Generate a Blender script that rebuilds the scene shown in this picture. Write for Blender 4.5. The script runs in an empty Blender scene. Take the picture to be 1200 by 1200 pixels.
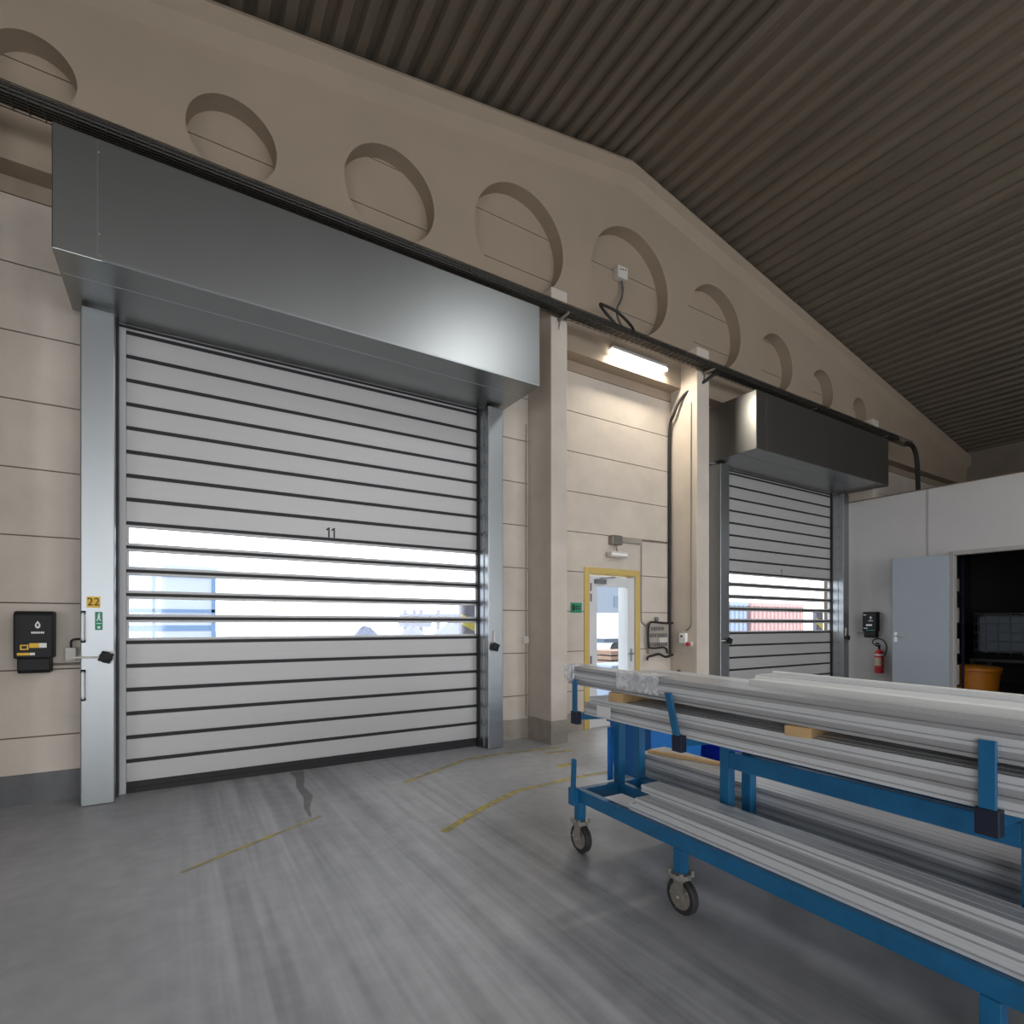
import bpy, bmesh, math, random
from mathutils import Vector, Matrix
random.seed(7)
C = bpy.context.scene.collection
PI = math.pi

# ------------------------------------------------------------------ materials
def nodes(name):
    m = bpy.data.materials.new(name); m.use_nodes = True
    nt = m.node_tree
    return m, nt, nt.nodes['Principled BSDF']

def mat(name, col, rough=.6, metal=0., var=.0, scale=4., bump=0., bscale=60., stretch=(1, 1, 1), spec=.5, rvar=0.):
    """principled paint / metal with a procedural wear pattern in world-scaled object space"""
    m, nt, b = nodes(name)
    b.inputs['Roughness'].default_value = rough
    b.inputs['Metallic'].default_value = metal
    b.inputs['Specular IOR Level'].default_value = spec
    b.inputs['Base Color'].default_value = (*col, 1)
    if var or bump or rvar:
        tc = nt.nodes.new('ShaderNodeTexCoord'); mp = nt.nodes.new('ShaderNodeMapping')
        mp.inputs['Scale'].default_value = stretch
        nt.links.new(tc.outputs['Object'], mp.inputs['Vector'])
    if var or rvar:
        n = nt.nodes.new('ShaderNodeTexNoise'); n.inputs['Scale'].default_value = scale
        n.inputs['Detail'].default_value = 6; n.inputs['Roughness'].default_value = .6
        nt.links.new(mp.outputs['Vector'], n.inputs['Vector'])
    if var:
        r = nt.nodes.new('ShaderNodeMapRange')
        r.inputs['From Min'].default_value = .25; r.inputs['From Max'].default_value = .75
        r.inputs['To Min'].default_value = 1 - var; r.inputs['To Max'].default_value = 1 + var
        mx = nt.nodes.new('ShaderNodeVectorMath'); mx.operation = 'SCALE'
        mx.inputs[0].default_value = col
        nt.links.new(n.outputs['Fac'], r.inputs['Value']); nt.links.new(r.outputs['Result'], mx.inputs['Scale'])
        nt.links.new(mx.outputs['Vector'], b.inputs['Base Color'])
    if rvar:
        r2 = nt.nodes.new('ShaderNodeMapRange')
        r2.inputs['From Min'].default_value = .25; r2.inputs['From Max'].default_value = .75
        r2.inputs['To Min'].default_value = rough - rvar; r2.inputs['To Max'].default_value = rough + rvar
        nt.links.new(n.outputs['Fac'], r2.inputs['Value']); nt.links.new(r2.outputs['Result'], b.inputs['Roughness'])
    if bump:
        n2 = nt.nodes.new('ShaderNodeTexNoise'); n2.inputs['Scale'].default_value = bscale
        n2.inputs['Detail'].default_value = 4
        nt.links.new(mp.outputs['Vector'], n2.inputs['Vector'])
        bp = nt.nodes.new('ShaderNodeBump'); bp.inputs['Strength'].default_value = bump; bp.inputs['Distance'].default_value = .01
        nt.links.new(n2.outputs['Fac'], bp.inputs['Height']); nt.links.new(bp.outputs['Normal'], b.inputs['Normal'])
    return m

def emit(name, col, s):
    m, nt, b = nodes(name)
    b.inputs['Base Color'].default_value = (.9, .9, .9, 1)
    b.inputs['Emission Color'].default_value = (*col, 1); b.inputs['Emission Strength'].default_value = s
    return m

def clear_mat(name, tint, refl=.06):
    m = bpy.data.materials.new(name); m.use_nodes = True; nt = m.node_tree; nt.nodes.clear()
    o = nt.nodes.new('ShaderNodeOutputMaterial'); t = nt.nodes.new('ShaderNodeBsdfTransparent')
    g = nt.nodes.new('ShaderNodeBsdfGlossy'); mx = nt.nodes.new('ShaderNodeMixShader')
    t.inputs['Color'].default_value = (*tint, 1); g.inputs['Roughness'].default_value = .05
    mx.inputs['Fac'].default_value = refl
    nt.links.new(t.outputs[0], mx.inputs[1]); nt.links.new(g.outputs[0], mx.inputs[2]); nt.links.new(mx.outputs[0], o.inputs['Surface'])
    return m

def concrete():
    m, nt, b = nodes('floor_concrete')
    N = nt.nodes.new; L = nt.links.new
    tc = N('ShaderNodeTexCoord')
    n1 = N('ShaderNodeTexNoise'); n1.inputs['Scale'].default_value = .9; n1.inputs['Detail'].default_value = 8; n1.inputs['Roughness'].default_value = .65
    L(tc.outputs['Object'], n1.inputs['Vector'])
    n2 = N('ShaderNodeTexNoise'); n2.inputs['Scale'].default_value = 7; n2.inputs['Detail'].default_value = 8
    L(tc.outputs['Object'], n2.inputs['Vector'])
    mp = N('ShaderNodeMapping'); mp.inputs['Scale'].default_value = (5.5, .22, 1); mp.inputs['Rotation'].default_value = (0, 0, .04)
    L(tc.outputs['Object'], mp.inputs['Vector'])
    n3 = N('ShaderNodeTexNoise'); n3.inputs['Scale'].default_value = 1.; n3.inputs['Detail'].default_value = 3; n3.inputs['Roughness'].default_value = .7
    L(mp.outputs['Vector'], n3.inputs['Vector'])
    # wheel tracks fan straight in from the big door: mask in the hall's own X
    sx = N('ShaderNodeSeparateXYZ'); L(tc.outputs['Object'], sx.inputs[0])
    mk = N('ShaderNodeMapRange'); mk.interpolation_type = 'SMOOTHSTEP'
    mk.inputs['From Min'].default_value = 1.5; mk.inputs['From Max'].default_value = .9
    ab = N('ShaderNodeMath'); ab.operation = 'SUBTRACT'; ab.inputs[1].default_value = 1.25
    a2 = N('ShaderNodeMath'); a2.operation = 'ABSOLUTE'
    L(sx.outputs['X'], ab.inputs[0]); L(ab.outputs[0], a2.inputs[0]); L(a2.outputs[0], mk.inputs['Value'])
    st = N('ShaderNodeMapRange'); st.inputs['From Min'].default_value = .38; st.inputs['From Max'].default_value = .62
    st.inputs['To Min'].default_value = -.5; st.inputs['To Max'].default_value = .5
    L(n3.outputs['Fac'], st.inputs['Value'])
    mu = N('ShaderNodeMath'); mu.operation = 'MULTIPLY'; L(st.outputs[0], mu.inputs[0]); L(mk.outputs[0], mu.inputs[1])
    r1 = N('ShaderNodeMapRange'); r1.inputs['From Min'].default_value = .3; r1.inputs['From Max'].default_value = .7
    r1.inputs['To Min'].default_value = .84; r1.inputs['To Max'].default_value = 1.1
    L(n1.outputs['Fac'], r1.inputs['Value'])
    r2 = N('ShaderNodeMapRange'); r2.inputs['From Min'].default_value = .3; r2.inputs['From Max'].default_value = .7
    r2.inputs['To Min'].default_value = .9; r2.inputs['To Max'].default_value = 1.08
    L(n2.outputs['Fac'], r2.inputs['Value'])
    k = N('ShaderNodeMath'); k.operation = 'MULTIPLY'; L(r1.outputs[0], k.inputs[0]); L(r2.outputs[0], k.inputs[1])
    k2 = N('ShaderNodeMath'); k2.operation = 'MULTIPLY_ADD'; k2.inputs[1].default_value = .4; L(mu.outputs[0], k2.inputs[0]); L(k.outputs[0], k2.inputs[2])
    sc = N('ShaderNodeVectorMath'); sc.operation = 'SCALE'; sc.inputs[0].default_value = FLOORCOL
    L(k2.outputs[0], sc.inputs['Scale']); L(sc.outputs['Vector'], b.inputs['Base Color'])
    rr = N('ShaderNodeMapRange'); rr.inputs['To Min'].default_value = .35; rr.inputs['To Max'].default_value = .6
    L(n1.outputs['Fac'], rr.inputs['Value']); L(rr.outputs[0], b.inputs['Roughness'])
    bp = N('ShaderNodeBump'); bp.inputs['Strength'].default_value = .12; bp.inputs['Distance'].default_value = .01
    L(n2.outputs['Fac'], bp.inputs['Height']); L(bp.outputs['Normal'], b.inputs['Normal'])
    return m

def worn_paint(name, col, under):
    m, nt, b = nodes(name); N = nt.nodes.new; L = nt.links.new
    tc = N('ShaderNodeTexCoord'); n = N('ShaderNodeTexNoise'); n.inputs['Scale'].default_value = 9; n.inputs['Detail'].default_value = 8
    L(tc.outputs['Object'], n.inputs['Vector'])
    r = N('ShaderNodeValToRGB'); r.color_ramp.elements[0].position = .42; r.color_ramp.elements[1].position = .6
    r.color_ramp.elements[0].color = (*under, 1); r.color_ramp.elements[1].color = (*col, 1)
    L(n.outputs['Fac'], r.inputs[0]); L(r.outputs[0], b.inputs['Base Color']); b.inputs['Roughness'].default_value = .6
    return m

def film_mat():
    m, nt, b = nodes('wrapping_film'); N = nt.nodes.new; L = nt.links.new
    b.inputs['Base Color'].default_value = (.9, .92, .95, 1); b.inputs['Roughness'].default_value = .2
    tc = N('ShaderNodeTexCoord'); n = N('ShaderNodeTexNoise'); n.inputs['Scale'].default_value = 13; n.inputs['Detail'].default_value = 2; n.inputs['Distortion'].default_value = 1.5
    L(tc.outputs['Object'], n.inputs['Vector'])
    r = N('ShaderNodeMapRange'); r.inputs['From Min'].default_value = .42; r.inputs['From Max'].default_value = .62; r.inputs['To Min'].default_value = .3; r.inputs['To Max'].default_value = .85
    L(n.outputs['Fac'], r.inputs['Value']); L(r.outputs[0], b.inputs['Alpha'])
    bp = N('ShaderNodeBump'); bp.inputs['Strength'].default_value = .5; bp.inputs['Distance'].default_value = .01
    L(n.outputs['Fac'], bp.inputs['Height']); L(bp.outputs['Normal'], b.inputs['Normal'])
    return m

FLOORCOL = (.385, .385, .395)
M = dict(
    cream=mat('cream_paint', (.60, .53, .455), .7, var=.12, scale=1.6, bump=.12, bscale=40),
    beam=mat('gable_darkened', (.36, .285, .212), .75, var=.06, scale=1.2, bump=.1, bscale=50),  # colour darkened to put the dimness of the upper hall into it
    joint=mat('joint_dirt', (.16, .12, .09), .9),
    base=mat('skirting_paint', (.14, .142, .145), .7, var=.15, scale=5),
    pbase=mat('pillar_foot_paint', (.36, .32, .27), .75, var=.18, scale=6),
    roof=mat('roof_deck_steel', (.15, .122, .09), .42, var=.2, scale=2.5, stretch=(1, .15, 1)),
    sidewall=mat('dark_block_wall', (.2, .165, .13), .85, var=.12, scale=2),
    galv=mat('galvanised_steel', (.37, .39, .40), .38, 1., var=.05, scale=2, stretch=(1, 1, .3)),
    galvhead=mat('galvanised_sheet', (.32, .33, .325), .32, 1., var=.04, scale=1.2, stretch=(1, 1, .3)),
    slat=mat('door_slat_aluminium', (.50, .49, .485), .5, .35, var=.03, scale=2, stretch=(.2, 1, 6)),
    rubber=mat('black_rubber', (.012, .012, .013), .6),
    strip=mat('slat_end_strip', (.55, .55, .55), .5),
    railgrey=mat('grey_metal', (.22, .225, .235), .45, .6),
    poly=clear_mat('clear_polycarbonate', (.93, .95, .97), .05),
    glass=clear_mat('door_glass', (.90, .93, .95), .06),
    yframe=mat('yellow_frame_paint', (.60, .44, .14), .5, var=.1, scale=4),
    white=mat('white_lacquer', (.70, .70, .70), .4, var=.03, scale=3),
    offwhite=mat('off_white_plastic', (.62, .59, .54), .5),
    blackp=mat('black_plastic', (.012, .012, .013), .55, spec=.3),
    cable=mat('black_cable', (.012, .011, .010), .55),
    wire=mat('zinc_wire', (.30, .28, .25), .4, .8),
    traywire=mat('tray_wire', (.10, .09, .075), .45, .6),
    yellow=mat('yellow_label', (.80, .48, .02), .5),
    green=mat('green_label', (.01, .27, .14), .5),
    paper=mat('white_label', (.8, .8, .8), .6),
    dark=mat('dark_ink', (.03, .015, .01), .6),
    red=mat('red_enamel', (.55, .02, .025), .3),
    blue=mat('cart_blue_paint', (.008, .13, .29), .4, var=.18, scale=9),
    bindrum=mat('royal_blue_plastic', (.004, .02, .40), .4),
    steelblue=mat('bright_blue_paint', (.006, .13, .42), .45, var=.1, scale=8),
    dkblue=mat('arm_end_steel', (.02, .026, .05), .45, .3),
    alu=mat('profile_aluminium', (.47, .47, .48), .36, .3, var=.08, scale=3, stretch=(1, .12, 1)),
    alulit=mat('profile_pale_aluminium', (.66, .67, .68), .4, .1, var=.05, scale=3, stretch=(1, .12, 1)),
    wprof=mat('white_profile', (.90, .90, .88), .4),
    film=film_mat(),
    wood=mat('batten_wood', (.55, .36, .17), .7, var=.2, scale=10, stretch=(1, .2, 1)),
    tyre=mat('caster_tyre', (.03, .03, .032), .6),
    zinc=mat('caster_zinc', (.42, .39, .34), .4, .7, var=.15, scale=20),
    part=mat('partition_white', (.54, .52, .505), .55, var=.04, scale=1.2),
    pdoor=mat('grey_door_paint', (.22, .255, .28), .4, var=.03, scale=2),
    alframe=mat('door_frame_grey', (.42, .40, .38), .45, .2),
    yline=worn_paint('worn_yellow_line', (.55, .42, .06), (.30, .27, .17)),
    orange=mat('orange_plastic', (.55, .19, .012), .45),
    cage=mat('cage_steel', (.45, .46, .48), .4, .6),
    tank=mat('milky_tank', (.30, .36, .42), .5),
    carton=mat('pale_carton', (.55, .52, .48), .7),
    asphalt=mat('yard_concrete', (.42, .42, .42), .8, var=.1, scale=.8),
    paleblue=mat('pale_blue_cladding', (.66, .74, .90), .6),
    midblue=mat('blue_stripe', (.22, .36, .58), .6),
    gravel=mat('grey_gravel', (.20, .22, .29), .9, var=.2, scale=6),
    machine=mat('plant_grey', (.20, .215, .29), .7),
    pink=mat('faded_red_container', (.66, .42, .40), .6),
    bluebox=mat('faded_blue_container', (.42, .50, .64), .6),
    vivid=mat('hazard_yellow', (.78, .70, .06), .5),
    facade=mat('grey_facade', (.22, .25, .30), .7),
    pane=mat('dark_pane', (.12, .16, .22), .2),
    brown=mat('brown_pallets', (.40, .25, .18), .8),
)

# ------------------------------------------------------------------ mesh builder
class MB:
    def __init__(s): s.v = []; s.f = []; s.mi = []; s.m = 0
    def box(s, x0, x1, y0, y1, z0, z1):
        i = len(s.v)
        s.v += [(x0, y0, z0), (x1, y0, z0), (x1, y1, z0), (x0, y1, z0), (x0, y0, z1), (x1, y0, z1), (x1, y1, z1), (x0, y1, z1)]
        for q in ((0, 3, 2, 1), (4, 5, 6, 7), (0, 1, 5, 4), (1, 2, 6, 5), (2, 3, 7, 6), (3, 0, 4, 7)): s.face([i + k for k in q])
        return s
    def face(s, idx): s.f.append(idx); s.mi.append(s.m)
    def prism(s, poly, axis, a, b):
        """poly of 2D points extruded along axis 'x','y','z' from a to b"""
        def P(p, t):
            return {'x': (t, p[0], p[1]), 'y': (p[0], t, p[1]), 'z': (p[0], p[1], t)}[axis]
        i = len(s.v); n = len(poly)
        s.v += [P(p, a) for p in poly] + [P(p, b) for p in poly]
        s.face([i + k for k in range(n)]); s.face([i + n + k for k in reversed(range(n))])
        for k in range(n):
            j = (k + 1) % n; s.face([i + j, i + k, i + n + k, i + n + j])
        return s
    def tube(s, pts, r, n=8, closed=False):
        pts = [Vector(p) for p in pts]; N = len(pts); rings = []
        up = Vector((0, 0, 1)); prev = None
        for k in range(N):
            if closed: d = pts[(k + 1) % N] - pts[k - 1]
            else: d = pts[min(k + 1, N - 1)] - pts[max(k - 1, 0)]
            d.normalize()
            if prev is None:
                a = up if abs(d.z) < .9 else Vector((1, 0, 0))
                u = d.cross(a).normalized()
            else:
                u = (prev - d * prev.dot(d)).normalized()
            prev = u; w = d.cross(u)
            rr = r[k] if isinstance(r, (list, tuple)) else r
            i = len(s.v); rings.append(i)
            for q in range(n):
                t = 2 * PI * q / n; s.v.append(tuple(pts[k] + u * (rr * math.cos(t)) + w * (rr * math.sin(t))))
        for k in range(N if closed else N - 1):
            a = rings[k]; b = rings[(k + 1) % N]
            for q in range(n): s.face([a + q, a + (q + 1) % n, b + (q + 1) % n, b + q])
        if not closed:
            s.face([rings[0] + q for q in reversed(range(n))]); s.face([rings[-1] + q for q in range(n)])
        return s
    def lathe(s, prof, c, axis='z', n=24):
        """prof: (radius, height) list, spun about an axis through c"""
        rings = []
        for (r, h) in prof:
            i = len(s.v); rings.append(i)
            for q in range(n):
                t = 2 * PI * q / n; a, b = r * math.cos(t), r * math.sin(t)
                p = {'z': (a, b, h), 'x': (h, a, b), 'y': (b, h, a)}[axis]
                s.v.append((c[0] + p[0], c[1] + p[1], c[2] + p[2]))
        for k in range(len(prof) - 1):
            for q in range(n): s.face([rings[k] + q, rings[k] + (q + 1) % n, rings[k + 1] + (q + 1) % n, rings[k + 1] + q])
        s.face([rings[0] + q for q in reversed(range(n))]); s.face([rings[-1] + q for q in range(n)])
        return s
    def build(s, name, mats, parent=None, bevel=0, smooth=False, off=(0, 0, 0), segs=2):
        me = bpy.data.meshes.new(name)
        me.from_pydata([(x - off[0], y - off[1], z - off[2]) for x, y, z in s.v], [], s.f)
        if not isinstance(mats, (list, tuple)): mats = [mats]
        for m in mats: me.materials.append(m)
        me.polygons.foreach_set('material_index', s.mi)
        bm = bmesh.new(); bm.from_mesh(me); bmesh.ops.recalc_face_normals(bm, faces=bm.faces); bm.to_mesh(me); bm.free()
        o = bpy.data.objects.new(name, me); C.objects.link(o)
        o.location = off
        if parent: o.parent = parent; o.location = (0, 0, 0); o.matrix_parent_inverse = Matrix()
        if smooth:
            for p in me.polygons: p.use_smooth = True
            me.set_sharp_from_angle(angle=math.radians(40))
        if bevel:
            b = o.modifiers.new('bevel', 'BEVEL'); b.width = bevel; b.segments = segs; b.limit_method = 'ANGLE'; b.angle_limit = math.radians(40)
        return o

def B(*a): return MB().box(*a)
def tag(o, label=None, cat=None, group=None, kind=None):
    if label: o['label'] = label
    if cat: o['category'] = cat
    if group: o['group'] = group
    if kind: o['kind'] = kind
    return o
def thing(name, label, cat, loc=(0, 0, 0), rz=0, group=None):
    o = bpy.data.objects.new(name, None); C.objects.link(o); o.empty_display_size = .2
    o.location = loc; o.rotation_euler = (0, 0, rz)
    return tag(o, label, cat, group)
def single(mb, name, mats, label, cat, group=None, **k):
    xs = [v[0] for v in mb.v]; ys = [v[1] for v in mb.v]; zs = [v[2] for v in mb.v]
    off = ((min(xs) + max(xs)) / 2, (min(ys) + max(ys)) / 2, min(zs))
    return tag(mb.build(name, mats, off=off, **k), label, cat, group)
def struct(mb, name, mats, **k): return tag(mb.build(name, mats, **k), kind='structure')
def text_part(body, size, name, m, loc, rot, parent=None, extrude=.0008, sx=1., bold=0.):
    cu = bpy.data.curves.new(name, 'FONT'); cu.body = body; cu.size = size; cu.extrude = extrude; cu.align_x = 'CENTER'; cu.align_y = 'CENTER'; cu.offset = bold
    t = bpy.data.objects.new(name, cu); C.objects.link(t)
    bpy.context.view_layer.update()
    me = bpy.data.meshes.new_from_object(t.evaluated_get(bpy.context.evaluated_depsgraph_get()))
    bpy.data.objects.remove(t); me.name = name
    me.transform(Matrix.Diagonal((sx, 1, 1, 1))); me.materials.clear(); me.materials.append(m)
    o = bpy.data.objects.new(name, me); C.objects.link(o); o.location = loc; o.rotation_euler = rot
    if parent: o.parent = parent
    return o
def copy_tree(o, parent=None):
    c = o.copy(); C.objects.link(c)
    if parent: c.parent = parent
    for ch in list(o.children): copy_tree(ch, c)
    return c
def smooth_path(pts, n=6):
    """Catmull-Rom through the points"""
    P = [Vector(p) for p in pts]; P = [P[0] * 2 - P[1]] + P + [P[-1] * 2 - P[-2]]; out = []
    for i in range(1, len(P) - 2):
        for k in range(n):
            t = k / n; a, b, c, d = P[i - 1:i + 3]
            out.append(.5 * ((2 * b) + (c - a) * t + (2 * a - 5 * b + 4 * c - d) * t * t + (3 * b - a - 3 * c + d) * t ** 3))
    out.append(P[-2]); return out

# ------------------------------------------------------------------ the hall
XL, XR, YB, YW = -7.0, 19.0, -12.0, 6.30
XC = 5.95
def roofz(x): return 8.76 - .18 * abs(x - XC)
PITCH = .595

struct(B(XL - .3, XR + .3, YB - .3, YW + .3, -.2, 0), 'floor', concrete())

# gable wall of stacked panels with open joints, cut out for the doors
D1 = (-.70, 3.55); D2 = (7.97, 12.29); PD = (5.30, 6.29)
holes = [(D1[0], D1[1], 4.48), (D2[0], D2[1], 4.48), (PD[0], PD[1], 2.37)]
def wall_rows(w, y0, y1, gap):
    k = 0
    while k * PITCH < 8.7:
        z0, z1 = k * PITCH + gap, (k + 1) * PITCH - gap; k += 1
        w.m = 2 if k > 9 else 0  # upper rows take the darkened gable tone, shade put into the colour
        lim = max(.2, (8.70 - z1) / .18)
        x0, x1 = max(XL, XC - lim), min(XR, XC + lim)
        cuts = sorted([h for h in holes if h[2] > z0 + .02])
        xs = [x0]
        for h in cuts: xs += [h[0], h[1]]
        xs.append(x1)
        for a, b in zip(xs[::2], xs[1::2]):
            if b > a: w.box(a, b, y0, y1, z0, z1)
        for h in cuts:
            if h[2] < z1: w.box(h[0], h[1], y0, y1, h[2], z1)
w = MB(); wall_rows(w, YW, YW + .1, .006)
w.m = 1
# solid core behind the panels
hs = sorted(holes); xs = [XL]
for h in hs: xs += [h[0], h[1]]
xs.append(XR)
for a, b in zip(xs[::2], xs[1::2]): w.box(a, b, YW + .012, YW + .2, 0, 5.6)
for h in hs: w.box(h[0], h[1], YW + .012, YW + .2, h[2], 5.6)
w.prism([(XL, 5.6), (XR, 5.6), (XR, roofz(XR)), (XC, roofz(XC)), (XL, roofz(XL))], 'y', YW + .012, YW + .2)
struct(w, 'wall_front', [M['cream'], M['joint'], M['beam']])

q = MB(); q.box(XL - .3, XL, YB, -8, 0, 7.2); q.box(XL - .3, XL, -3, YW + .2, 0, 7.2); q.box(XL - .3, XL, -8, -3, 3.8, 7.2)
struct(q, 'wall_left', M['sidewall'])
struct(B(XR, XR + .3, YB, YW + .2, 0, 7.2), 'wall_right', M['sidewall'])
# back wall far behind the camera: three open gateways and a high window band
w = MB()
gates = [(-4.5, -.5), (2.2, 6.6), (8.5, 12.5)]
xs = [XL - .3]
for g in gates: xs += list(g)
xs.append(XR + .3)
for a, b in zip(xs[::2], xs[1::2]): w.box(a, b, YB - .25, YB, 0, 4.6)
w.box(XL - .3, XR + .3, YB - .25, YB, 4.6, 5.4)
for a, b in ((XL - .3, -3), (9, XR + .3)): w.box(a, b, YB - .25, YB, 5.4, 6.6)
for k in range(5): w.box(-3 + k * 2.95, -3 + k * 2.95 + .2, YB - .25, YB, 5.4, 6.6)
w.box(XL - .3, XR + .3, YB - .25, YB, 6.6, 9.2)
struct(w, 'wall_back', M['sidewall'])

# roof deck: trapezoidal steel sheets, flutes running along Y, with a rooflight bay behind the camera
SKY = (5.0, 7.6, -5.6, -1.4)
r = MB()
def deck(x0, x1, y0, y1):
    prof = []; x = x0
    p = .25; hgt = .075
    while x < x1 - 1e-4:
        for dx, dz in ((0, 0), (.10, 0), (.13, hgt), (.22, hgt)):
            if x + dx < x1: prof.append((x + dx, roofz(x + dx) + .03 + dz))
        x += p
    prof.append((x1, roofz(x1) + .03))
    i = len(r.v); n = len(prof)
    for (a, z) in prof: r.v.append((a, y0, z))
    for (a, z) in prof: r.v.append((a, y1, z))
    for k in range(n - 1): r.face([i + k, i + k + 1, i + n + k + 1, i + n + k])
SK2 = (2.4, 5.0, -10.0, -5.2)
deck(XL - .3, XC, SK2[3], YW + .35); deck(XL - .3, XC, YB - .3, SK2[2]); deck(XL - .3, SK2[0], SK2[2], SK2[3]); deck(SK2[1], XC, SK2[2], SK2[3]); deck(XC, XR + .3, SKY[3], YW + .35)
deck(XC, XR + .3, YB - .3, SKY[2]); deck(SKY[1] + .05, XR + .3, SKY[2], SKY[3])
o = struct(r, 'ceiling', M['roof'])
sol = o.modifiers.new('sheet', 'SOLIDIFY'); sol.thickness = .006
# rooflight kerb
k = MB()
for (a, b, c, d) in ((XC, SKY[1] + .05, SKY[3] - .06, SKY[3]), (XC, SKY[1] + .05, SKY[2], SKY[2] + .06)):
    k.prism([(a, roofz(a) - .05), (b, roofz(b) - .05), (b, roofz(b) + .3), (a, roofz(a) + .3)], 'y', c, d)
struct(k, 'window_1', M['white'])

# gable beam with a row of round recesses
BY0, BY1, SOF = 6.08, YW - .002, 5.51
def beam_top(x): return roofz(x) - .16
circ = [(5.98, 6.90, .81), (7.99, 6.79, .71), (9.80, 6.63, .545), (11.45, 6.49, .41), (12.98, 6.36, .30)]
allc = circ + [(11.9 - x + .03, z, r_) for (x, z, r_) in circ[1:]]
bm = bmesh.new()
def loop(pts):
    vs = [bm.verts.new((x, BY0, z)) for x, z in pts]
    return [bm.edges.new((vs[i], vs[(i + 1) % len(vs)])) for i in range(len(vs))]
ed = loop([(XL, SOF), (XR, SOF), (XR, beam_top(XR)), (XC, beam_top(XC)), (XL, beam_top(XL))])
for (x, z, r_) in allc:
    ed += loop([(x + r_ * math.cos(2 * PI * k / 56), z + r_ * math.sin(2 * PI * k / 56)) for k in range(56)])
g = bmesh.ops.triangle_fill(bm, use_beauty=True, use_dissolve=False, edges=ed)
faces = [f for f in bm.faces]
ex = bmesh.ops.extrude_face_region(bm, geom=faces)
bmesh.ops.translate(bm, vec=(0, BY1 - BY0, 0), verts=[v for v in ex['geom'] if isinstance(v, bmesh.types.BMVert)])
bmesh.ops.recalc_face_normals(bm, faces=bm.faces)
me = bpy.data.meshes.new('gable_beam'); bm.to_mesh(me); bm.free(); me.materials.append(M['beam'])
o = bpy.data.objects.new('gable_beam', me); C.objects.link(o); tag(o, kind='structure')
for p in me.polygons: p.use_smooth = True
me.set_sharp_from_angle(angle=math.radians(30))
# raking coping along the roof line: chamfered lower edge
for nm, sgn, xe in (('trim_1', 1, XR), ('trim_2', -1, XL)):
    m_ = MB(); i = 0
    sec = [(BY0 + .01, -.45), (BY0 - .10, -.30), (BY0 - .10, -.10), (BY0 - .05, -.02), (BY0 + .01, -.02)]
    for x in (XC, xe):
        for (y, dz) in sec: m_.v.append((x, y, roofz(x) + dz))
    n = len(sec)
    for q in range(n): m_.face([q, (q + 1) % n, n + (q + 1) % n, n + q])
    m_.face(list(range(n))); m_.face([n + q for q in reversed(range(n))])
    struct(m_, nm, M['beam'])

# pillars (the outer two stand beside the picture's edge and behind the partition)
for (x0, x1) in ((4.20, 4.47), (7.10, 7.40), (-1.62, -1.35), (12.86, 13.12)):
    p = B(x0, x1, 5.75, YW - .001, 0, 6.07); struct(p, 'pillar', M['cream'], bevel=.012)
    q = MB(); q.box(x0 - .004, x1 + .004, 5.746, YW - .001, 0, .31)
    struct(q, 'baseboard_pillar', M['pbase'])
for nm, a, b in (('baseboard_left', XL, -.73), ('baseboard_middle', 3.57, 4.195), ('baseboard_right', 7.41, 7.94), ('baseboard_bay', 4.48, 5.2), ('baseboard_bay', 6.38, 7.09)):
    struct(B(a, b, YW - .012, YW - .001, 0, .272), nm, M['base'] if 'left' in nm else M['pbase'])

# ------------------------------------------------------------------ floor markings
def stripe(pts, wd, name='floor_marking', z=.002):
    s = MB(); P = [Vector((x, y, 0)) for x, y in pts]; L = []
    for i, p in enumerate(P):
        d = (P[min(i + 1, len(P) - 1)] - P[max(i - 1, 0)]).normalized(); n_ = Vector((-d.y, d.x, 0)) * wd / 2
        L.append((p + n_, p - n_))
    for a, b in L: s.v += [(a.x, a.y, z), (b.x, b.y, z)]
    for i in range(len(P) - 1): s.face([2 * i, 2 * i + 1, 2 * i + 3, 2 * i + 2])
    return struct(s, name, M['yline'])
stripe([(.02, 4.05), (.3, 4.222), (.89, 4.555), (1.02, 4.63)], .035)
stripe([(1.95, 5.16), (2.88, 5.655), (3.42, 5.665), (4.2, 5.56)], .055)
stripe([(1.74, 3.776), (2.185, 4.052), (2.753, 4.333), (3.47, 4.388), (4.3, 4.35)], .07)
st_ = MB(); rr = random.Random(4); pts = [(1.10, 6.16), (1.09, 5.9), (1.02, 5.55), (1.03, 5.2), (.96, 4.9), (.94, 4.66)]
for i_, (x, y) in enumerate(pts):
    w_ = (.10, .06, .05, .045, .03, .012)[i_]; st_.v += [(x - w_ * rr.uniform(.6, 1), y, .0012), (x + w_ * rr.uniform(.6, 1), y, .0012)]
for i_ in range(len(pts) - 1): st_.face([2 * i_, 2 * i_ + 1, 2 * i_ + 3, 2 * i_ + 2])
struct(st_, 'floor_stain', worn_paint('oil_stain', (.17, .17, .17), (.20, .20, .20)))
stripe([(3.86, 5.40), (4.25, 5.36)], .07); stripe([(3.62, 4.835), (3.87, 4.83)], .11)

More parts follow.
